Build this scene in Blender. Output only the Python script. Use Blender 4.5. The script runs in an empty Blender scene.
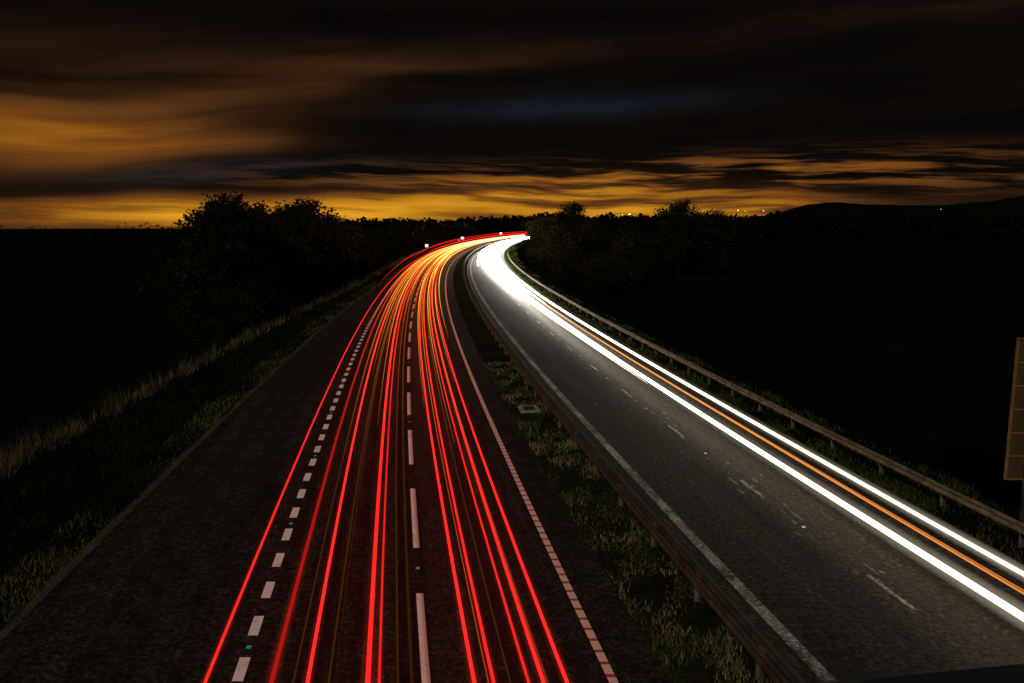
import bpy, math, random
import numpy as np
from mathutils import Vector
rng=np.random.default_rng(7); random.seed(7)
scene=bpy.context.scene
scene.view_settings.view_transform='Standard'; scene.view_settings.look='None'; scene.view_settings.exposure=0
H=8.8
R=1430.
def cx(Y):
    Y=np.asarray(Y,dtype=float); Yc=np.minimum(Y,750.)
    b=0.55-0.16*Yc+Yc*Yc/(2*R)
    return b+(Y-Yc)*(-0.16+750./R)
def edgeL(Y): return np.clip(-9.5+0.0333*np.asarray(Y,dtype=float),-9.4,-5.2)
def crest(Y): return edgeL(Y)-np.clip(6.6-0.036*np.asarray(Y,dtype=float),2.8,6.6)
# ---------------------------------------------------------------- materials
def newmat(name):
    m=bpy.data.materials.new(name); m.use_nodes=True; nt=m.node_tree; nt.nodes.clear()
    out=nt.nodes.new('ShaderNodeOutputMaterial'); b=nt.nodes.new('ShaderNodeBsdfPrincipled')
    nt.links.new(b.outputs[0],out.inputs[0]); return m,nt,b
def ramp(nt,fac,stops):
    r=nt.nodes.new('ShaderNodeValToRGB'); e=r.color_ramp.elements
    while len(e)<len(stops): e.new(.5)
    for i,(p,c) in enumerate(stops): e[i].position=p; e[i].color=(*c,1)
    nt.links.new(fac,r.inputs[0]); return r.outputs[0]
def noise(nt,vec,scale,detail=6,rough=.6):
    n=nt.nodes.new('ShaderNodeTexNoise'); n.inputs['Scale'].default_value=scale
    n.inputs['Detail'].default_value=detail; n.inputs['Roughness'].default_value=rough
    nt.links.new(vec,n.inputs['Vector']); return n.outputs[0]
def mapping(nt,vec,scale):
    m=nt.nodes.new('ShaderNodeMapping'); m.inputs['Scale'].default_value=scale
    nt.links.new(vec,m.inputs['Vector']); return m.outputs[0]
def mth(nt,op,a,b=None,c=None):
    n=nt.nodes.new('ShaderNodeMath'); n.operation=op
    for i,v in enumerate((a,b,c)):
        if v is None: continue
        if isinstance(v,(int,float)): n.inputs[i].default_value=v
        else: nt.links.new(v,n.inputs[i])
    return n.outputs[0]
def mixc(nt,fac,a,b,mode='MIX'):
    n=nt.nodes.new('ShaderNodeMix'); n.data_type='RGBA'; n.blend_type=mode
    for idx,v in ((0,fac),(6,a),(7,b)):
        if isinstance(v,(int,float)): n.inputs[idx].default_value=v
        elif isinstance(v,tuple): n.inputs[idx].default_value=(*v,1)
        else: nt.links.new(v,n.inputs[idx])
    return n.outputs[2]
def bump(nt,b,h,strength,dist=.02):
    n=nt.nodes.new('ShaderNodeBump'); n.inputs['Strength'].default_value=strength; n.inputs['Distance'].default_value=dist
    nt.links.new(h,n.inputs['Height']); nt.links.new(n.outputs[0],b.inputs['Normal'])

def asphalt(name,base,centers,con=1.):
    m,nt,b=newmat(name)
    uv=nt.nodes.new('ShaderNodeUVMap').outputs[0]
    big=noise(nt,mapping(nt,uv,(1.1,.05,1)),1.0,3)
    fine=noise(nt,uv,7,4,.9)
    med=noise(nt,uv,1.4,4,.75)
    k=base
    c1=ramp(nt,big,[(.32,(k*.4,k*.33,k*.24)),(.68,(k*1.35,k*1.15,k*.9))])
    c2=ramp(nt,fine,[(.42,(.12,.12,.12)),(.52,(.85,.85,.85)),(.60,(3.2,2.9,2.5))])
    c=mixc(nt,1.0,c1,c2,'MULTIPLY')
    c3=ramp(nt,med,[(.35,(.5,.5,.5)),(.65,(1.35,1.35,1.35))])
    c=mixc(nt,1.0,c,c3,'MULTIPLY')
    sep=nt.nodes.new('ShaderNodeSeparateXYZ'); nt.links.new(uv,sep.inputs[0])
    for ctr in centers:
        d=mth(nt,'ABSOLUTE',mth(nt,'SUBTRACT',sep.outputs[0],ctr))
        j=mth(nt,'LESS_THAN',mth(nt,'ADD',d,mth(nt,'MULTIPLY',med,.03)),.035)
        c=mixc(nt,mth(nt,'MULTIPLY',j,.6),c,(.006,.005,.004))
    nt.links.new(c,b.inputs['Base Color'])
    r=ramp(nt,med,[(.3,(.55,.55,.55)),(.7,(.85,.85,.85))]); nt.links.new(r,b.inputs['Roughness'])
    b.inputs['Specular IOR Level'].default_value=.3
    bump(nt,b,fine,.9,.02)
    return m
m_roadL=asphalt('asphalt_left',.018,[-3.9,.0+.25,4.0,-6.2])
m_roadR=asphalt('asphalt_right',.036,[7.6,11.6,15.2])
def paint(name,wear_lo,wear_hi,col,bc=(.05,.045,.04),alt=None):
    m,nt,b=newmat(name); uv=nt.nodes.new('ShaderNodeUVMap').outputs[0]
    n=noise(nt,uv,9,5,.8); n2=noise(nt,uv,1.1,3,.6)
    f=mth(nt,'ADD',mth(nt,'MULTIPLY',n,.65),mth(nt,'MULTIPLY',n2,.35))
    c=ramp(nt,f,[(wear_lo,bc),(wear_hi,col)])
    if alt:
        sep=nt.nodes.new('ShaderNodeSeparateXYZ'); nt.links.new(uv,sep.inputs[0])
        s=mth(nt,'GREATER_THAN',mth(nt,'FRACT',mth(nt,'MULTIPLY',sep.outputs[1],2.2)),.76)
        c=mixc(nt,s,c,alt)
    nt.links.new(c,b.inputs['Base Color']); b.inputs['Roughness'].default_value=.6; return m
m_paint=paint('road_paint',.33,.46,(.9,.9,.86))
m_ribbed=paint('ribbed_edge_line_red_lit',.30,.42,(.88,.60,.50),(.3,.12,.1),(.42,.08,.05))  # white ribbed line; tail-light red is mixed into its paint colour
m_worn=paint('road_paint_worn',.44,.60,(.6,.57,.5),(.03,.027,.022))
m_scuff=paint('road_scuff',.42,.62,(.3,.28,.23),(.03,.027,.022))
m_edge=paint('gravel_edge',.38,.66,(.12,.09,.055),(.015,.012,.008))
def terrainmat(name,g):
    m,nt,b=newmat(name); tc=nt.nodes.new('ShaderNodeTexCoord').outputs['Object']
    n=noise(nt,tc,.35,4,.7); f=noise(nt,tc,6,3,.8)
    c=ramp(nt,n,[(.35,(.007*g,.0055*g,.003*g)),(.5,(.009*g,.010*g,.004*g)),(.7,(.018*g,.016*g,.008*g))])
    c2=ramp(nt,f,[(.3,(.3,.3,.3)),(.7,(1.5,1.5,1.5))])
    nt.links.new(mixc(nt,1.0,c,c2,'MULTIPLY'),b.inputs['Base Color']); b.inputs['Roughness'].default_value=1
    b.inputs['Specular IOR Level'].default_value=.0
    bump(nt,b,f,.8,.08); return m
m_ter=terrainmat('terrain_soil_grass',.5)
m_soil=terrainmat('reserve_soil',1.8)
def attrmat(name,rough=.8,trans=0.):
    m,nt,b=newmat(name); out=b.outputs[0].links[0].to_node; nt.nodes.remove(b)
    d=nt.nodes.new('ShaderNodeBsdfDiffuse'); a=nt.nodes.new('ShaderNodeAttribute'); a.attribute_name='col'
    nt.links.new(a.outputs['Color'],d.inputs['Color']); nt.links.new(d.outputs[0],out.inputs[0])
    return m
m_grass=attrmat('grass_blades'); m_leaf=attrmat('leaves')
m_bark,nt,b=newmat('bark'); tc=nt.nodes.new('ShaderNodeTexCoord').outputs['Object']
nt.links.new(ramp(nt,noise(nt,mapping(nt,tc,(6,6,1)),3),[(.3,(.004,.003,.002)),(.7,(.012,.010,.007))]),b.inputs['Base Color']); b.inputs['Roughness'].default_value=.9
b.inputs['Specular IOR Level'].default_value=.1
def metal(name,c0,c1,rough=.45,met=.6):
    m,nt,b=newmat(name); tc=nt.nodes.new('ShaderNodeTexCoord').outputs['Object']
    nt.links.new(ramp(nt,noise(nt,tc,2.5,5,.7),[(.35,c0),(.65,c1)]),b.inputs['Base Color'])
    b.inputs['Roughness'].default_value=rough; b.inputs['Metallic'].default_value=met; return m
m_steel=metal('weathered_galvanised_steel',(.06,.04,.022),(.22,.15,.09),.6,.2)
m_steel2=metal('grimy_steel',(.022,.016,.011),(.085,.062,.04),.7,.1)
m_dark=metal('dark_painted_steel',(.015,.015,.015),(.03,.03,.03),.6,.2)
m_conc=metal('concrete',(.13,.115,.09),(.3,.27,.22),.9,0.)
m_signback=metal('aluminium_sign_back',(.035,.018,.006),(.07,.038,.013),.6,.1)
m_signfr=metal('sign_frame',(.12,.065,.02),(.2,.11,.035),.6,.1)
def emat(name,attr=True,col=None,s=1):
    m=bpy.data.materials.new(name); m.use_nodes=True; nt=m.node_tree; nt.nodes.clear()
    out=nt.nodes.new('ShaderNodeOutputMaterial'); e=nt.nodes.new('ShaderNodeEmission'); nt.links.new(e.outputs[0],out.inputs[0])
    if attr:
        a=nt.nodes.new('ShaderNodeAttribute'); a.attribute_name='col'; nt.links.new(a.outputs['Color'],e.inputs[0])
    else:
        e.inputs[0].default_value=(*col,1)
    e.inputs[1].default_value=s; return m
m_trail=emat('light_trail_glow'); m_trail.cycles.emission_sampling='FRONT'
m_halo=bpy.data.materials.new('light_trail_halo'); m_halo.use_nodes=True; nt=m_halo.node_tree; nt.nodes.clear()  # see-through glowing shell, imitates lens bloom around the trails
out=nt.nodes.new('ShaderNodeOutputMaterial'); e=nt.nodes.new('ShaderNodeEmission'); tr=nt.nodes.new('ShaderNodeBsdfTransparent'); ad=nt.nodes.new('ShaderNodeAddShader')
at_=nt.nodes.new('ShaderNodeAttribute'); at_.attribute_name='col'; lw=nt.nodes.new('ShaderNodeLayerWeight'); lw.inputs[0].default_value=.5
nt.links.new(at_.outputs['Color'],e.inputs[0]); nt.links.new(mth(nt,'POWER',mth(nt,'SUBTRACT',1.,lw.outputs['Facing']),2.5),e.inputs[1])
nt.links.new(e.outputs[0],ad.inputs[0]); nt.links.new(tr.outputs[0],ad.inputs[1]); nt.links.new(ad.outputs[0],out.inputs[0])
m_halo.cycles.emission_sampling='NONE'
# ---------------------------------------------------------------- mesh helpers
def npmesh(name,V,F,mat,cols=None,uv=None,smooth=False,link=True):
    V=np.asarray(V,dtype=np.float32); F=np.asarray(F,dtype=np.int32); k=F.shape[1]
    me=bpy.data.meshes.new(name); me.vertices.add(len(V)); me.vertices.foreach_set('co',V.ravel())
    me.loops.add(F.size); me.loops.foreach_set('vertex_index',F.ravel())
    me.polygons.add(len(F)); me.polygons.foreach_set('loop_start',np.arange(0,F.size,k,dtype=np.int32))
    me.polygons.foreach_set('loop_total',np.full(len(F),k,dtype=np.int32))
    if smooth: me.polygons.foreach_set('use_smooth',np.ones(len(F),dtype=bool))
    me.update(calc_edges=True)
    if cols is not None:
        ca=me.attributes.new('col','FLOAT_COLOR','POINT'); c=np.ones((len(V),4),dtype=np.float32); c[:,:3]=cols
        ca.data.foreach_set('color',c.ravel())
    if uv is not None:
        ul=me.uv_layers.new(name='UVMap'); ul.data.foreach_set('uv',np.asarray(uv,dtype=np.float32)[F.ravel()].ravel())
    me.materials.append(mat); me.validate()
    o=bpy.data.objects.new(name,me)
    if link: scene.collection.objects.link(o)
    return o
def grid_faces(nr,nc):
    i=np.arange(nr-1)[:,None]*nc+np.arange(nc-1)[None,:]
    i=i.ravel(); return np.stack([i,i+1,i+nc+1,i+nc],1)
YS=np.concatenate([np.arange(-40,200,2.),np.arange(200,951,5.)])
def ribbon(name,fl,fr,z,mat,ys=YS,nc=2):
    l=fl(ys) if callable(fl) else np.full(len(ys),float(fl)); r=fr(ys) if callable(fr) else np.full(len(ys),float(fr))
    t=np.linspace(0,1,nc); off=l[:,None]*(1-t)+r[:,None]*t
    X=cx(ys)[:,None]+off; Y=np.repeat(ys[:,None],nc,1)
    V=np.stack([X,Y,np.full_like(X,z)],-1).reshape(-1,3); uv=np.stack([off,Y],-1).reshape(-1,2)
    return npmesh(name,V,grid_faces(len(ys),nc),mat,uv=uv)
def join(name,objs):
    bpy.ops.object.select_all(action='DESELECT')
    for o in objs: o.select_set(True)
    bpy.context.view_layer.objects.active=objs[0]; bpy.ops.object.join(); objs[0].name=name; return objs[0]
def dashes(name,off,w,starts,length,z,mat):
    V=[];F=[];UV=[]
    for s in starts:
        n=len(V); e=s+length
        for y in (s,(s+e)/2,e):
            for o in (off-w/2,off+w/2):
                V.append((float(cx(y))+o,y,z)); UV.append((o,y))
        F+= [(n,n+1,n+3,n+2),(n+2,n+3,n+5,n+4)]
    return npmesh(name,V,F,mat,uv=UV)
# ---------------------------------------------------------------- terrain
rows=np.concatenate([np.arange(-60,200,4.),np.arange(200,800,20.),[850,950,1100,1300,1600,2000,2600,3400,4300,5200]])
def terr(Y):
    c=float(crest(Y)); e=float(edgeL(Y))
    offs=[-4500,-3000,-1800,-1200,-900,-600,-400,-250,-150,-90,-60,-45,-35,-28,c-9,c-6.5,c-4,c-2,c-.8,c,(2*c+e)/3,(c+2*e)/3,e,0,5,7.3,16.4,17.2,18,19.5,22,26,32,40,55,80,130,250,500,1000,2000,4500]
    offs=sorted(offs); out=[]
    for o in offs:
        if o>=e: z=-.03 if o<=17.2 else -.03-1.6*min(1,(o-17.2)/14.)
        elif o>=c: z=-.03+.2*(e-o)/(e-c)
        else:
            d=c-o; z=.17-3.0*min(1,d/8.)
            if o<-60: z-=27*min(1,(-60-o)/900.)
        if (o<c-1 or o>18) : z+=.25*math.sin(o*.31+Y*.07)*math.sin(Y*.11+o*.05)
        out.append((float(cx(Y))+o,Y,z))
    return out
V=[];
for y in rows: V+=terr(y)
nc=len(V)//len(rows)
npmesh('ground',V,grid_faces(len(rows),nc),m_ter,smooth=True)
# ---------------------------------------------------------------- roads and markings
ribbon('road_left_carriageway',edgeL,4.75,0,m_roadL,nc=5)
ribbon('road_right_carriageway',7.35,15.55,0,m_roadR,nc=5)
ribbon('central_reserve_soil',4.75,7.12,-.012,m_soil,nc=5)
mk=[dashes('m1',-3.66,.22,np.arange(-20.3,330,1.73),.86,.004,m_paint),
    dashes('m2',0,.17,[13.1+7.6*k for k in range(-4,60)],4.9,.004,m_paint),
    ribbon('m3',3.54,3.72,.004,m_ribbed)]
join('lane_markings',mk)
V=[];F=[];UV=[]
for k in range(95):
    y=18*math.exp(rng.random()*math.log(120/18.)); o=11.35+rng.normal(0,.3) if rng.random()<.6 else 8.3+rng.random()*4.5
    n=len(V); L=.08+.25*rng.random()*(2 if abs(o-11.35)<.4 and rng.random()<.3 else 1); ww=.02+.06*rng.random()
    for j in range(6):
        a=j*math.pi/3; oo=o+math.cos(a)*ww*(.6+.6*rng.random()); yy=y+math.sin(a)*L*(.6+.6*rng.random())
        V.append((float(cx(yy))+oo,yy,.0075)); UV.append((oo,yy))
    F+=[(n,n+1,n+2,n+3),(n,n+3,n+4,n+5)]
mk=[dashes('n2',11.35,.12,[17.15+7.5*k for k in range(-4,60)],1.85,.004,m_worn),
    ribbon('n1',7.68,7.98,.004,m_worn), ribbon('n3',15.1,15.25,.004,m_worn), npmesh('scuffs',V,F,m_scuff,uv=UV)]
join('lane_markings',mk)
ribbon('verge_edge_strip',lambda y:edgeL(y)-.3,edgeL,.003,m_edge)
ribbon('verge_edge_strip',15.55,15.8,.003,m_edge)
ribbon('verge_edge_strip',7.12,7.35,.003,m_edge)
def studs(name,off,starts,col,s):
    V=[];F=[]
    for y in starts:
        n=len(V); x=float(cx(y))+off
        for (dx,dy,dz) in ((-.05,-.05,.002),(.05,-.05,.002),(.05,.05,.002),(-.05,.05,.002),(-.035,-.035,.022),(.035,-.035,.022),(.035,.035,.022),(-.035,.035,.022)):
            V.append((x+dx,y+dy,dz))
        F+=[(n,n+1,n+5,n+4),(n+1,n+2,n+6,n+5),(n+2,n+3,n+7,n+6),(n+3,n,n+4,n+7),(n+4,n+5,n+6,n+7)]
    return npmesh(name,V,F,emat(name+'_reflector_glow',False,col,s))  # headlight return from the studs is set as emission
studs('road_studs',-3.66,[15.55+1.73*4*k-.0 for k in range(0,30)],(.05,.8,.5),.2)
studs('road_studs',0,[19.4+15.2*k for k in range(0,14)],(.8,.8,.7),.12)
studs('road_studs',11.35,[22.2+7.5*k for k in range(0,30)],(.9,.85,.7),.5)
# ---------------------------------------------------------------- crash barriers
def barrier(name,off,both):
    ys=np.concatenate([np.arange(-40,150,3.2),np.arange(150,700,6.4)])
    prof=[(0,.40),(.05,.43),(.05,.50),(.0,.535),(.0,.585),(.05,.62),(.05,.69),(0,.72)]
    objs=[]
    for sgn in ((-1,1) if both else (-1,)):
        V=[]
        for y in ys:
            for (d,z) in prof: V.append((float(cx(y))+off+sgn*(.09+d),y,z))
        o=npmesh('beam',V,grid_faces(len(ys),len(prof)),m_steel2 if both else m_steel); objs.append(o)
        md=o.modifiers.new('s','SOLIDIFY'); md.thickness=.012
        bpy.context.view_layer.objects.active=o; bpy.ops.object.modifier_apply(modifier='s')
    V=[];F=[]
    for y in ys:
        x=float(cx(y))+off
        for (x0,x1,y0,y1) in ((-.085,.085,-.004,.004),(-.085,-.078,-.05,-.006),(.078,.085,-.05,-.006)):
            n=len(V)
            for z in (-.3,.68):
                for (a,bb) in ((x0,y0),(x1,y0),(x1,y1),(x0,y1)): V.append((x+a,y+bb,z))
            F+=[(n,n+1,n+5,n+4),(n+1,n+2,n+6,n+5),(n+2,n+3,n+7,n+6),(n+3,n,n+4,n+7),(n+4,n+5,n+6,n+7)]
    objs.append(npmesh('posts',V,F,m_steel2))
    e=bpy.data.objects.new(name,None); scene.collection.objects.link(e)
    for o in objs: o.parent=e
barrier('crash_barrier',6.5,True); barrier('crash_barrier',16.6,False)
def box(name,c,s,mat,rz=0,bev=0.):
    bpy.ops.mesh.primitive_cube_add(size=1,location=c,rotation=(0,0,rz)); o=bpy.context.object; o.name=name; o.scale=s
    bpy.ops.object.transform_apply(location=False,rotation=False,scale=True)
    if bev:
        md=o.modifiers.new('b','BEVEL'); md.width=bev; md.segments=2
    o.data.materials.append(mat); return o
def group(name,objs):
    e=bpy.data.objects.new(name,None); scene.collection.objects.link(e)
    for o in objs: o.parent=e
    return e
x=float(cx(37))+5.7
group('drain_cover',[box('concrete_surround',(x,37,0.0),(.95,1.3,.12),m_conc,.13,.02),box('iron_lid',(x,37,.066),(.5,.7,.014),m_dark,.13,.004)])
# ---------------------------------------------------------------- grass
def pn(x,y,s):
    return (np.sin(x*1.7*s+y*.9*s+1.3)+np.sin(-x*.8*s+y*2.1*s+.4)+np.sin(x*3.1*s-y*1.3*s+2.)+np.sin(x*.5*s+y*.45*s))/4
def blades(name,n,foff,y0,y1,h0,h1,cols,mat,zf,thr=-.2,wk=1.,patch=1.,gain=1.):
    Y=y0*np.exp(rng.random(n)*math.log(y1/y0)); off=foff(Y,rng.random(n))
    keep=pn(off,Y,patch)+rng.normal(0,.25,n)>thr; Y=Y[keep];off=off[keep];n=len(Y)
    X=cx(Y)+off; Z=zf(off,Y)-.03
    h=(h0+(h1-h0)*rng.random(n)**2)*(.6+.8*np.clip(pn(off+9,Y,.6*patch)+.5,0,1)); w=(.008+.0005*Y)*wk*(.6+.8*rng.random(n))
    a=rng.random(n)*6.283; lx=rng.normal(0,.32,n)*h; ly=rng.normal(0,.32,n)*h
    P0=np.stack([X-np.cos(a)*w,Y-np.sin(a)*w,Z],1); P1=np.stack([X+np.cos(a)*w,Y+np.sin(a)*w,Z],1); P2=np.stack([X+lx,Y+ly,Z+h],1)
    V=np.stack([P0,P1,P2],1).reshape(-1,3); F=np.arange(3*n).reshape(-1,3)
    cols=np.array(cols)*gain; ci=np.clip((pn(off,Y,.8*patch)*.5+.5+rng.normal(0,.25,n))*len(cols),0,len(cols)-1).astype(int)
    c=cols[ci]*(.5+1.*rng.random((n,1))); c=np.repeat(c,3,0)
    return npmesh(name,V,F,mat,cols=c)
green=[(.005,.0065,.003),(.008,.011,.003),(.014,.016,.005),(.022,.019,.008),(.036,.028,.013)]
def zl(off,Y): 
    e=edgeL(Y);c=crest(Y); return np.where(off>c,-.03+.2*(e-off)/(e-c),.17-3.*np.minimum(1,(c-off)/8.))
blades('verge_grass',100000,lambda Y,u:edgeL(Y)-.25-(edgeL(Y)-crest(Y))*u**1.2,11,260,.06,.3,green,m_grass,zl,-.2,gain=.7)
blades('verge_grass',40000,lambda Y,u:edgeL(Y)-.28-1.2*u**1.8,11,220,.05,.2,[(.045,.065,.012),(.08,.11,.025),(.11,.12,.035),(.13,.10,.045)],m_grass,zl,-.1,1.,.7,gain=.72)  # edge blades coloured brighter to carry the headlight wash
blades('tall_grass',18000,lambda Y,u:crest(Y)+.5-rng.random(len(Y))*1.6,26,300,.35,1.0,[(.04,.03,.014),(.09,.065,.03),(.17,.12,.055)],m_grass,zl,.1,.7,1.3,gain=.75)
flat=lambda off,Y:np.full(len(Y),-.02)
blades('central_reserve_grass',42000,lambda Y,u:4.75+2.4*u,10,50,.04,.2,[(.04,.065,.012),(.065,.085,.022),(.10,.10,.035),(.17,.14,.07),(.24,.20,.11)],m_grass,flat,.02,1.,1.6,gain=.85)  # headlight spill on the reserve is lifted into the blade colours
blades('verge_grass',60000,lambda Y,u:15.7+3.6*u**2.4,12,300,.06,.28,[(.02,.035,.006),(.035,.05,.01),(.05,.055,.015),(.05,.045,.016)],m_grass,lambda off,Y:np.where(off>17.2,-.03-1.6*np.minimum(1,(off-17.2)/14.),-.02),-.1,gain=.8)
# ---------------------------------------------------------------- trees
def tree_mesh(name,h,cr,low,seed,nclump=120,per=60,leaf=.16,spread=.55):
    r=random.Random(seed); V=[];F=[];tips=[]
    def tube(p0,p1,r0,r1,n=5):
        d=(p1-p0).normalized(); u=d.orthogonal().normalized(); v=d.cross(u); b=len(V)
        for p,rr in ((p0,r0),(p1,r1)):
            for i in range(n):
                a=6.283*i/n; V.append(tuple(p+u*math.cos(a)*rr+v*math.sin(a)*rr))
        for i in range(n): F.append((b+i,b+(i+1)%n,b+n+(i+1)%n,b+n+i))
    def grow(p,d,L,rad,lev):
        segs=3; q=p
        for s in range(segs):
            d2=(d+Vector((r.uniform(-.22,.22),r.uniform(-.22,.22),r.uniform(-.08,.2)))).normalized()
            q2=q+d2*L/segs; tube(q,q2,rad*(1-.25*s),rad*(1-.25*(s+1))); q=q2; d=d2
            if lev>=1: tips.append(q.copy())
            if lev<3:
                for k in range(2 if lev else 1):
                    a=r.uniform(0,6.283); dd=(d*.55+Vector((math.cos(a),math.sin(a),r.uniform(-.1,.5)))*.8).normalized()
                    grow(q,dd,L*r.uniform(.45,.65),rad*.45,lev+1)
        tips.append(q.copy())
    p=Vector((0,0,-.5)); d=Vector((0,0,1)); rad=h*.022
    nseg=7
    for s in range(nseg):
        d=(d+Vector((r.uniform(-.1,.1),r.uniform(-.1,.1),.1))).normalized(); q=p+d*(h*.93)/nseg
        tube(p,q,rad*(1-s/(nseg+.5)),rad*(1-(s+1)/(nseg+.5)),8); p=q
        fr=q.z/h
        if fr>low:
            for k in range(3):
                a=r.uniform(0,6.283); prof=math.sin(min(1,max(.15,(fr-low)/(1-low)*.85+.15))*math.pi)**.6
                grow(q,Vector((math.cos(a),math.sin(a),r.uniform(.15,.7))).normalized(),cr*prof*r.uniform(.6,1.0),rad*.35*(1-fr*.6),1)
    tips.append(p)
    g=np.random.default_rng(seed); T=np.array([tuple(t) for t in tips]); 
    C=T[g.integers(0,len(T),nclump)]+g.normal(0,.25,(nclump,3))
    P=np.repeat(C,per,0)+g.normal(0,1,(nclump*per,3))*np.array([spread,spread,spread*.7])*np.repeat(.6+.8*g.random(nclump),per)[:,None]
    n=len(P); A=g.normal(0,1,(n,3));A/=np.linalg.norm(A,axis=1)[:,None]; B=np.cross(A,g.normal(0,1,(n,3)));B/=np.linalg.norm(B,axis=1)[:,None]
    s=leaf*(.6+.9*g.random((n,1)))
    LV=np.stack([P-A*s,P+B*s*.6,P+A*s,P-B*s*.6],1).reshape(-1,3)
    shade=np.repeat(.4+1.*g.random(nclump),per)[:,None]
    base=np.array([.013,.0115,.0035])*shade*(.6+.7*g.random((n,1))); base[:,0]*=(.8+.6*g.random(n))
    nv=len(V); LF=np.arange(4*n).reshape(-1,4)+nv
    AV=np.concatenate([np.array(V),LV]); AF=np.concatenate([np.array(F),LF])
    cols=np.concatenate([np.full((nv,3),.03),np.repeat(base,4,0)])
    o=npmesh(name,AV,AF,m_leaf,cols=cols,link=False); me=o.data; me.materials.append(m_bark)
    mi=np.zeros(len(me.polygons),dtype=np.int32); mi[:len(F)]=1; me.polygons.foreach_set('material_index',mi)
    bpy.data.objects.remove(o); return me
trees=[tree_mesh('broadleaf_tree_a',12,3.6,.12,1,230,34,.17,.5),tree_mesh('broadleaf_tree_b',11,4.2,.10,2,250,34,.17,.55),
       tree_mesh('broadleaf_tree_c',13,3.4,.2,3,140,32,.15,.42),tree_mesh('broadleaf_tree_d',9,3.8,.06,4,230,34,.17,.55)]
shrub=tree_mesh('shrub_mesh',4.,2.6,.02,9,160,34,.12,.45)
def put(me,name,off,Y,z,s,rz=None):
    o=bpy.data.objects.new(name,me); scene.collection.objects.link(o)
    o.location=(float(cx(Y))+off,Y,z); o.scale=(s*random.uniform(.9,1.15),s*random.uniform(.9,1.15),s); o.rotation_euler=(0,0,random.uniform(0,6.28) if rz is None else rz)
for (off,Y,i,s) in [(-17.5,72,3,1.0),(-19,76,2,1.0),(-17.8,81,2,1.06),(-18.5,87,0,1.12),(-21,93,1,1.1),(-17,97,3,1.15),(-18.5,106,1,1.15),(-16.5,114,0,1.14),(-18.5,123,2,1.12),(-15.5,130,1,1.1),(-17,139,0,1.0),(-15,147,3,1.1),(-24,95,1,1.1),(-23,110,0,1.1),(-22,135,1,1.1)]:
    put(trees[i],'broadleaf_tree',off,Y,-2.9,s)
for k in range(12):
    Y=160+k*22; put(trees[3 if k%2 else 1],'broadleaf_tree',-14-random.random()*5,Y,-2.6,.78+.15*random.random()+k*.012)
for k in range(22):
    Y=62+k*5.; put(shrub,'shrub',float(crest(Y))-3.2-random.random()*2.2,Y,-1.7,.6+.45*random.random())
for (off,Y,i,s) in [(47,150,0,1.12),(36,290,1,1.45),(56,160,3,1.2),(51,158,3,1.1),(34,130,3,.8),(36,140,1,.72),(30,165,3,.85),(28,190,1,.8),(29,215,0,.75),(26,240,3,1.),(27,265,1,.9),(25,285,0,.85),(26,310,3,1.15),(26,335,1,1.0),(25,360,0,.95),(26,385,1,1.05),(24,410,3,1.4),(25,440,1,1.2),(40,200,1,.9),(42,240,0,.9),(50,210,1,.95),(60,190,3,1.2),(66,200,3,1.25)]:
    put(trees[i],'broadleaf_tree',off,Y,-1.6,s)
for k in range(16):
    Y=110+k*11.; put(shrub,'shrub',22+random.random()*5,Y,-1.3,.5+.5*random.random())
def mass(name,pts,n,leaf):
    P=[];
    for (x,y,z0,h,w) in pts:
        d=rng.normal(0,1,(n,3)); d/=np.linalg.norm(d,axis=1)[:,None]; d*=rng.random((n,1))**.4
        P.append(d*np.array([w,w*.8,h*.5])+np.array([x,y,z0+h*.5]))
    P=np.concatenate(P);m=len(P); A=rng.normal(0,1,(m,3));A/=np.linalg.norm(A,axis=1)[:,None]; B=np.cross(A,rng.normal(0,1,(m,3)));B/=np.linalg.norm(B,axis=1)[:,None]
    s=leaf*(.5+rng.random((m,1))); V=np.stack([P-A*s,P+B*s,P+A*s,P-B*s],1).reshape(-1,3)
    c=np.repeat(np.array([.005,.005,.0025])*(.4+rng.random((m,1))),4,0)
    return npmesh(name,V,np.arange(4*m).reshape(-1,4),m_leaf,cols=c)
pts=[]
for k in range(170):
    u=540+k*3.0+rng.normal(0,2); D=520+rng.random()*260
    pts.append(((u-512)/796*D,D,-3,13+.004*D+3.2*rng.random()+(2 if rng.random()>.85 else 0),7+5*rng.random()))
for k in range(70):
    u=345+k*3.0; D=640+rng.random()*240
    hh=9+6*rng.random()+max(0,(u-440)/100.)*4
    pts.append(((u-512)/796*D,D,-3,hh+2,8+5*rng.random()))
for k in range(60):
    u=-60+k*7.; D=900+rng.random()*500
    pts.append(((u-512)/796*D,D,-29,18+22*rng.random()*(rng.random()>.55),20+12*rng.random()))
mass('distant_trees',pts,190,1.3)
nx,ny=120,14; V=[]
for j in range(ny):
    for i in range(nx):
        u=700+i*6.; t=j/(ny-1); D=2800+900*t
        sk=np.interp(u,[700,765,785,805,825,870,930,985,1024,1100,1420],[20,45,66,88,95,86,82,100,125,150,160])
        V.append(((u-512)/796*D,D,-8+(sk+1.0*math.sin(i*.9)+.8*math.sin(i*2.3))*max(0.,math.sin(t*math.pi))**.7*1.02))
npmesh('hill',V,grid_faces(ny,nx),m_ter,smooth=True)
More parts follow.
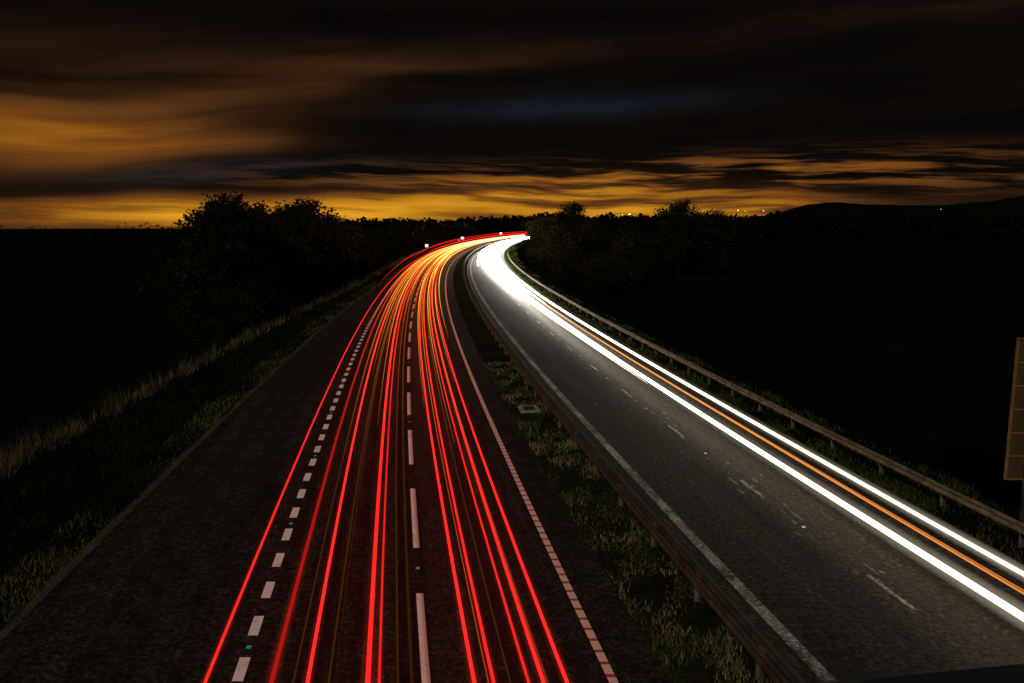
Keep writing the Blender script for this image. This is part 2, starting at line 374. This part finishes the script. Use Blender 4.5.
# ---------------------------------------------------------------- light trails
def trail_mesh(name,trs,mat=None,n=5,grow=True):
    AV=[];AF=[];AC=[];b=0
    for (off,h,r,y0,y1,cf,wob,ph) in trs:
        ys=[y0];
        while ys[-1]<y1: ys.append(ys[-1]+max(4.,abs(ys[-1])*.045))
        ys=np.array(ys); m=len(ys)
        o=off+wob*np.sin(ys/47.+ph)+wob*.4*np.sin(ys/19.+ph*2)
        rr=r*(1+np.clip(ys,0,400)/160.)  # widening with distance stands in for bloom
        if y0>0: rr=rr*np.clip((ys-y0)/70.+.03,0,1)
        if not grow:
            rr=r*np.clip((y1-ys)/30.,.02,1)
            if y0>0: rr=rr*np.clip((ys-y0)/80.+.02,0,1)
        a=np.arange(n)*2*math.pi/n
        X=(cx(ys)+o)[:,None]+np.cos(a)[None]*rr[:,None]; Z=(h+0*ys)[:,None]+np.sin(a)[None]*rr[:,None]; Y=np.repeat(ys[:,None],n,1)
        AV.append(np.stack([X,Y,Z],-1).reshape(-1,3))
        i=(np.arange(m-1)[:,None]*n+np.arange(n)[None]).ravel(); j=(np.arange(m-1)[:,None]*n+(np.arange(n)[None]+1)%n).ravel()
        AF.append(np.stack([i,j,j+n,i+n],1)+b); AC.append(np.repeat(cf(ys),n,0)); b+=m*n
    return npmesh(name,np.concatenate(AV),np.concatenate(AF),mat or m_trail,cols=np.concatenate(AC),smooth=True)
def ramp_c(stops,gain=1.):
    ks=[s[0] for s in stops]; cs=np.array([s[1] for s in stops])*gain
    return lambda y: np.stack([np.interp(y,ks,cs[:,i]) for i in range(3)],1)
red=lambda g:ramp_c([(0,(1.6,.028,.022)),(30,(1.8,.033,.023)),(60,(2.6,.08,.03)),(110,(3.2,.24,.03)),(200,(3.8,.55,.05)),(330,(3.6,.4,.1)),(480,(2.5,.05,.05))],g)
pure=lambda g:ramp_c([(0,(1.6,.028,.022)),(500,(2.4,.04,.04))],g)
amb=lambda g:ramp_c([(0,(.4,.04,.006)),(25,(.6,.08,.008)),(60,(1.8,.42,.025)),(150,(3,1.2,.1)),(300,(4,2.2,.5)),(480,(2.5,.5,.1))],g)
yel=lambda g:ramp_c([(0,(1.6,.3,.03)),(40,(2.,.55,.05)),(150,(3,1.7,.25)),(350,(4,3.,1.2))],g)
dim=lambda g:ramp_c([(0,(.04,.013,.002)),(30,(.07,.02,.003)),(80,(.5,.10,.01)),(200,(2,.4,.04))],g)
near=[(-3.98,.8,.026,-30,470,pure(.8),.05,.3),(-2.85,.75,.038,-30,480,red(.22),.06,1.),(-2.15,.8,.032,-30,480,red(1),.05,2.),(-1.12,.85,.044,-30,480,red(.8),.06,.2),(-.93,.62,.024,-30,470,red(.5),.06,.2),
   (.74,.8,.034,-30,480,red(.9),.07,1.4),(1.14,.75,.030,-30,480,red(.7),.05,2.2),(1.70,.8,.024,-30,480,red(.6),.05,.9),(2.02,.8,.034,-30,480,red(.9),.05,3.),(2.42,.8,.032,-30,470,pure(1),.05,2.1)]
T=near+[
   (.95,1.0,.010,-30,470,amb(.8),.07,1.4),(1.95,1.05,.009,-30,480,amb(.6),.05,.9),(-1.7,.6,.010,12,470,amb(.5),.05,2.),
   (-1.35,1.0,.018,30,480,yel(.8),.08,.8),(-2.4,.9,.018,26,480,amb(.8),.06,1.),(-2.0,.7,.018,42,480,yel(.7),.05,.4),(-1.5,.8,.02,50,480,red(1),.05,.4),
   (.6,.8,.02,34,480,yel(.9),.05,.1),(1.5,.9,.02,28,480,yel(.9),.06,.6),(1.65,.6,.018,45,480,amb(1),.06,.6),(2.3,.7,.02,40,480,yel(1),.06,.6),(2.75,.8,.02,55,480,yel(1),.04,.6),(.3,.8,.02,70,480,red(1),.06,.1),
   (-.6,.8,.022,65,480,red(1),.06,.1),(-.3,1.1,.02,80,480,yel(1.),.06,.5),(-3.2,.8,.022,60,480,red(1),.06,.1),(-2.7,1.1,.022,90,480,amb(1),.06,.1),(2.0,1.2,.03,100,480,yel(1.2),.06,.1),(1.1,1.3,.03,110,480,yel(1.2),.06,1.1),
   (-3.6,2.4,.03,80,520,pure(.5),.05,1.),(-1.6,3.2,.025,120,520,pure(.6),.05,1.),(-3.2,1.,.04,130,520,pure(1),.05,2.),(-2.2,2.,.04,170,520,pure(1),.05,2.),
   (-1.85,.5,.016,-30,300,dim(1),.05,.2),(-.6,.5,.016,-30,300,dim(1),.05,.6),(-.35,.5,.03,-30,300,dim(.6),.05,.6),(1.45,.5,.014,-30,300,dim(1.),.05,.6),(-2.5,.5,.014,-30,300,dim(1.),.05,.3)]
e=bpy.data.objects.new('tail_light_trails',None); scene.collection.objects.link(e)
trail_mesh('streaks',T).parent=e
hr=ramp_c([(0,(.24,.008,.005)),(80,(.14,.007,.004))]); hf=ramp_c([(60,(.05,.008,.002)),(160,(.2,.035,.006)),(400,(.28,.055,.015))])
trail_mesh('bloom_tubes',[(o,h,r*3.6,-30,75,hr,w,p) for (o,h,r,a,b_,c,w,p) in near]+[(-1.2,.9,2.6,75,490,hf,0,0),(1.4,.9,2.2,75,490,hf,0,0)],m_halo,12,False).parent=e  # added tubes for bloom, no solid thing there
wht=lambda g:ramp_c([(0,(2.4,2.0,1.4)),(25,(2.9,2.5,1.8)),(50,(6.5,5.9,4.7)),(90,(20,19,16.5)),(150,(50,48,43)),(330,(70,68,63)),(450,(24,23,21))],g)  # far gain lifted to suggest flare at the bend
nearw=[(12.45,.68,.074,-30,450,wht(1),.04,.2),(14.08,.68,.054,-30,450,wht(1),.04,.2)]
T=nearw+[(12.66,.6,.03,-30,450,wht(.6),.05,.2),(14.2,.6,.02,-30,450,wht(.6),.05,.8),
   (12.92,.9,.02,-30,420,ramp_c([(0,(.7,.17,.02)),(60,(1.3,.55,.15)),(150,(4,3,2))]),.04,.2),(13.1,.85,.02,-30,420,ramp_c([(0,(.4,.09,.012)),(60,(.9,.35,.08)),(150,(4,3,2))]),.04,.9),
   (13.6,1.0,.010,-30,420,ramp_c([(0,(.3,.22,.15)),(60,(1.,.9,.8)),(150,(4,3,2))]),.04,.9),
   (12.2,.65,.06,40,450,wht(1),.05,1.),(12.75,.65,.05,48,450,wht(1),.05,1.4),(12.0,.7,.07,60,450,wht(1.),.05,.4),(13.4,.7,.05,80,450,wht(1.),.05,.1),(11.7,.7,.07,80,450,wht(1.),.05,.4),(13.1,.7,.07,90,450,wht(1.),.05,.1),
   (11.2,.7,.07,105,450,wht(1.),.05,.8),(10.4,.7,.07,130,450,wht(1.),.05,.8),(9.3,.7,.06,150,450,wht(1.),.05,.8),(14.3,.7,.03,95,450,wht(.8),.04,.4)]
e=bpy.data.objects.new('headlight_trails',None); scene.collection.objects.link(e)
trail_mesh('streaks',T).parent=e
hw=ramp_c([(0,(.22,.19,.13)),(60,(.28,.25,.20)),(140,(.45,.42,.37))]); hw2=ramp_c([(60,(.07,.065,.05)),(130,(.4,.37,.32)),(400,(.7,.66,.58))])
trail_mesh('bloom_tubes',[(o,h,r*3.8,-30,130,hw,w,p) for (o,h,r,a,b_,c,w,p) in nearw]+[(12.2,.9,3.2,70,470,hw2,0,0)],m_halo,14,False).parent=e  # wide added tube spreads a bloom haze over the far bend
# ---------------------------------------------------------------- signs & lamps
def at(off,Y,z): return (float(cx(Y))+off,Y,z)
parts=[]; bx,by=14.62,22.8; 
for k in range(6): parts.append(box('plank_%d'%k,(bx+1.6,by,1.65+.7*k),(3.2,.04,.67),m_signback,.05,.01))
for k in range(7): parts.append(box('rail_%d'%k,(bx+1.6,by-.05,1.3+.7*k),(3.2,.05,.05),m_signfr,.05))
for dx in (.55,2.65): parts.append(box('post_%d'%int(dx*10),(bx+dx,by-.14,2.0),(.12,.12,7.4),m_dark,.05,.01))
parts.append(box('edge_frame',(bx-.02,by-.08,3.4),(.05,.08,4.25),m_signfr,.05))
group('direction_sign',parts)
m_wsign=emat('sign_headlight_glow',False,(.9,.9,1.),1.3)  # headlights returned by the panels, given to them as emission
for (off,Y,w,zz) in [(-10.5,262,1.0,1.3),(-9.0,350,1.3,2.0)]:
    x,y,_=at(off,Y,0)
    group('road_sign',[box('panel',(x,y,zz),(w,.05,w*.9),m_wsign,0,.02),box('post',(x,y+.08,zz*.5-.5),(.1,.1,zz+1.0),m_dark)])
m_lamp=emat('lamp_glow',False,(1,.7,.28),4.5); m_lampw=emat('lamp_glow_white',False,(1,.92,.75),6)
def street_lamp(x,y,zg,h,mat,r):
    parts=[]
    bpy.ops.mesh.primitive_cone_add(vertices=8,radius1=.14,radius2=.07,depth=h,location=(x,y,zg+h/2)); p=bpy.context.object; p.name='pole'; p.data.materials.append(m_bark); parts.append(p)
    parts.append(box('arm',(x+.5,y,zg+h),(1.1,.07,.07),m_dark)); parts.append(box('housing',(x+1.1,y,zg+h+.02),(.7,.3,.14),m_dark,0,.03))
    bpy.ops.mesh.primitive_uv_sphere_add(segments=10,ring_count=6,radius=r,location=(x+1.1,y,zg+h-.2)); p=bpy.context.object; p.name='lens'; p.scale=(1.3,1,.7); p.data.materials.append(mat); parts.append(p)
    group('street_lamp',parts)
for (u,v,D,mat,r) in [(628,214,500,m_lamp,.5),(621,214.5,510,m_lamp,.25),(660,210.5,505,m_lamp,.28),(735,210,505,m_lamp,.32),(760,210.5,500,m_lampw,.2),(700,211,510,m_lamp,.22),(742,211,500,m_lamp,.16),(935,209,500,m_lamp,.13),(501,233,480,m_lampw,.6),(459,240,420,m_lampw,.55),(575,214,500,m_lamp,.2),(680,212,500,m_lamp,.2)]:
    X=(u-512)/796*D; z=H+D*math.tan(math.radians(-8.5)+math.atan((341.5-v)/796))
    street_lamp(X-1.1,D,-3,z+3,mat,r)
# ---------------------------------------------------------------- overbridge under the viewer
sl=.158; ang=math.atan(sl)
def bb(name,yc,zc,sy,sz,mat,L=60,bev=.01):
    return box(name,(3,yc+sl*3,zc),(L,sy,sz),mat,ang,bev)
parts=[bb('deck',-4.4,6.75,11.2,.8,m_conc),bb('plinth_far',.78,7.25,.5,.2,m_conc),bb('top_rail',.80,8.2,.09,.09,m_dark),bb('middle_rail',.78,7.85,.05,.05,m_dark),bb('lower_rail',.78,7.55,.05,.05,m_dark)]
for k in range(-13,16):
    xx=k*2.; parts.append(box('rail_post_%d'%(k+13),(xx,.78+sl*xx,7.75),(.07,.07,.85),m_dark,ang))
for xx in (-13.5,6.4,21): parts.append(box('pier',(xx,-4.4+sl*xx,3.1),(.8,9,6.5),m_conc,ang,.05))
group('road_bridge',parts)
# ---------------------------------------------------------------- sky / world
w=bpy.data.worlds.new('World'); scene.world=w; w.use_nodes=True; nt=w.node_tree; nt.nodes.clear()
w.cycles.sampling_method='NONE'
out=nt.nodes.new('ShaderNodeOutputWorld'); bg=nt.nodes.new('ShaderNodeBackground'); nt.links.new(bg.outputs[0],out.inputs[0]); bg.inputs[1].default_value=1
SE,SR=math.radians(32),math.radians(200)
sky=nt.nodes.new('ShaderNodeTexSky'); sky.sky_type='NISHITA'; sky.sun_disc=False; sky.sun_elevation=SE; sky.sun_rotation=SR
tc=nt.nodes.new('ShaderNodeTexCoord').outputs['Generated']; sp=nt.nodes.new('ShaderNodeSeparateXYZ'); nt.links.new(tc,sp.inputs[0])
az=mth(nt,'MULTIPLY',mth(nt,'ARCTAN2',sp.outputs[0],sp.outputs[1]),57.2958); el=mth(nt,'MULTIPLY',mth(nt,'ARCSINE',sp.outputs[2]),57.2958)
def vec(a,b,c=0.):
    n=nt.nodes.new('ShaderNodeCombineXYZ')
    for i,v in enumerate((a,b,c)):
        if isinstance(v,(int,float)): n.inputs[i].default_value=v
        else: nt.links.new(v,n.inputs[i])
    return n.outputs[0]
mul=lambda a,b:mth(nt,'MULTIPLY',a,b); add=lambda a,b:mth(nt,'ADD',a,b); sub=lambda a,b:mth(nt,'SUBTRACT',a,b)
wn=noise(nt,vec(mul(az,.05),mul(el,.2),3.1),1.,2,.5); wn2=noise(nt,vec(mul(az,.05),mul(el,.2),9.7),1.,3,.5)
azw=add(az,mul(sub(wn,.5),14.)); elw=add(el,mul(sub(wn2,.5),2.4))
def G(a0,wa,e0,we,slope=0.):
    A=mth(nt,'DIVIDE',sub(azw,a0),wa); B=mth(nt,'DIVIDE',sub(sub(elw,e0),mul(sub(azw,a0),slope)),we)
    return mth(nt,'EXPONENT',mul(add(mul(A,A),mul(B,B)),-1.))
def MR(v,lo,hi,a=0.,b=1.):
    n=nt.nodes.new('ShaderNodeMapRange'); n.interpolation_type='SMOOTHSTEP'
    nt.links.new(v,n.inputs[0])
    for i,x in enumerate((lo,hi,a,b)): n.inputs[i+1].default_value=x
    return n.outputs[0]
sl_el=sub(elw,mul(azw,.08))
st1=noise(nt,vec(mul(azw,.035),mul(sl_el,.42),0.),1.,5,.55)
st2=noise(nt,vec(mul(az,.085),mul(add(elw,mul(az,.02)),1.5),5.),1.,5,.6)
st3=noise(nt,vec(mul(azw,.03),mul(sl_el,.25),11.),1.,3,.5)
soft=MR(st1,.3,.68,.2,1.); hard=MR(st2,.46,.62); big=MR(st3,.38,.62,.05,1.)
terms=[
 (G(-28,9,5.3,1.5,.04),soft,.38),
 (G(-18,13,.5,.85),MR(st2,.3,.6,.4,1.),.88),
 (G(9,10,.7,1.1),MR(st2,.36,.6,.2,1.),.66),
 (G(12,19,2.9,1.0,.01),hard,.34),
 (G(-3,9,1.6,.8,.06),MR(st2,.34,.6,.15,1.),.42),
 (G(-16,14,9.2,1.4,.12),mul(soft,big),.06),
 (G(18,18,12.2,1.0,.03),mul(soft,big),.026),
 (G(-30,12,9.5,2.2),soft,.018),
]
tot=None
for g,m_,a in terms:
    t=mul(mul(g,m_),a); tot=t if tot is None else add(tot,t)
tot=mul(tot,MR(el,-2.,0.,.1,1.))
hue=ramp(nt,MR(tot,0.,.45),[(0,(1.,.36,.10)),(.3,(1.,.31,.03)),(1,(1.,.42,.02))])
def scale_c(c,f):
    n=nt.nodes.new('ShaderNodeVectorMath'); n.operation='SCALE'; nt.links.new(c,n.inputs[0])
    if isinstance(f,(int,float)): n.inputs['Scale'].default_value=f
    else: nt.links.new(f,n.inputs['Scale'])
    return n.outputs[0]
def addv(a,b_):
    n=nt.nodes.new('ShaderNodeVectorMath'); n.operation='ADD'; nt.links.new(a,n.inputs[0]); nt.links.new(b_,n.inputs[1]); return n.outputs[0]
org=scale_c(hue,tot)
base=ramp(nt,MR(st1,.3,.7),[(0,(.0018,.0013,.001)),(1,(.0048,.0028,.0017))])
gap=add(mul(G(4,8,8.1,.7,.06),1.),mul(G(-19,8,3.2,.6,.08),1.)); gap=mul(gap,MR(st1,.3,.6,.2,1.))
skb=mixc(nt,1.,sky.outputs[0],(.45,.75,1.25),'MULTIPLY')
blue=scale_c(skb,mul(gap,.0022))
nt.links.new(addv(addv(org,base),addv(blue,scale_c(sky.outputs[0],.00006))),bg.inputs[0])
sd=bpy.data.lights.new('headlight_fill_sun','SUN'); sd.energy=1.15; sd.angle=math.radians(8); sd.color=(1,.92,.78); so=bpy.data.objects.new('headlight_fill_sun',sd); scene.collection.objects.link(so)  # added sun lamp, stands in for the wash of passing headlights
a=SR; dv=Vector((math.sin(a)*math.cos(SE),math.cos(a)*math.cos(SE),math.sin(SE)))
so.rotation_euler=dv.to_track_quat('Z','Y').to_euler()
# ---------------------------------------------------------------- camera
cd=bpy.data.cameras.new('Camera'); cd.lens=28; cd.sensor_width=36; cd.clip_end=15000; cd.clip_start=.05
co=bpy.data.objects.new('Camera',cd); scene.collection.objects.link(co); co.location=(0,0,H); co.rotation_euler=(math.radians(90-8.5),0,0); scene.camera=co
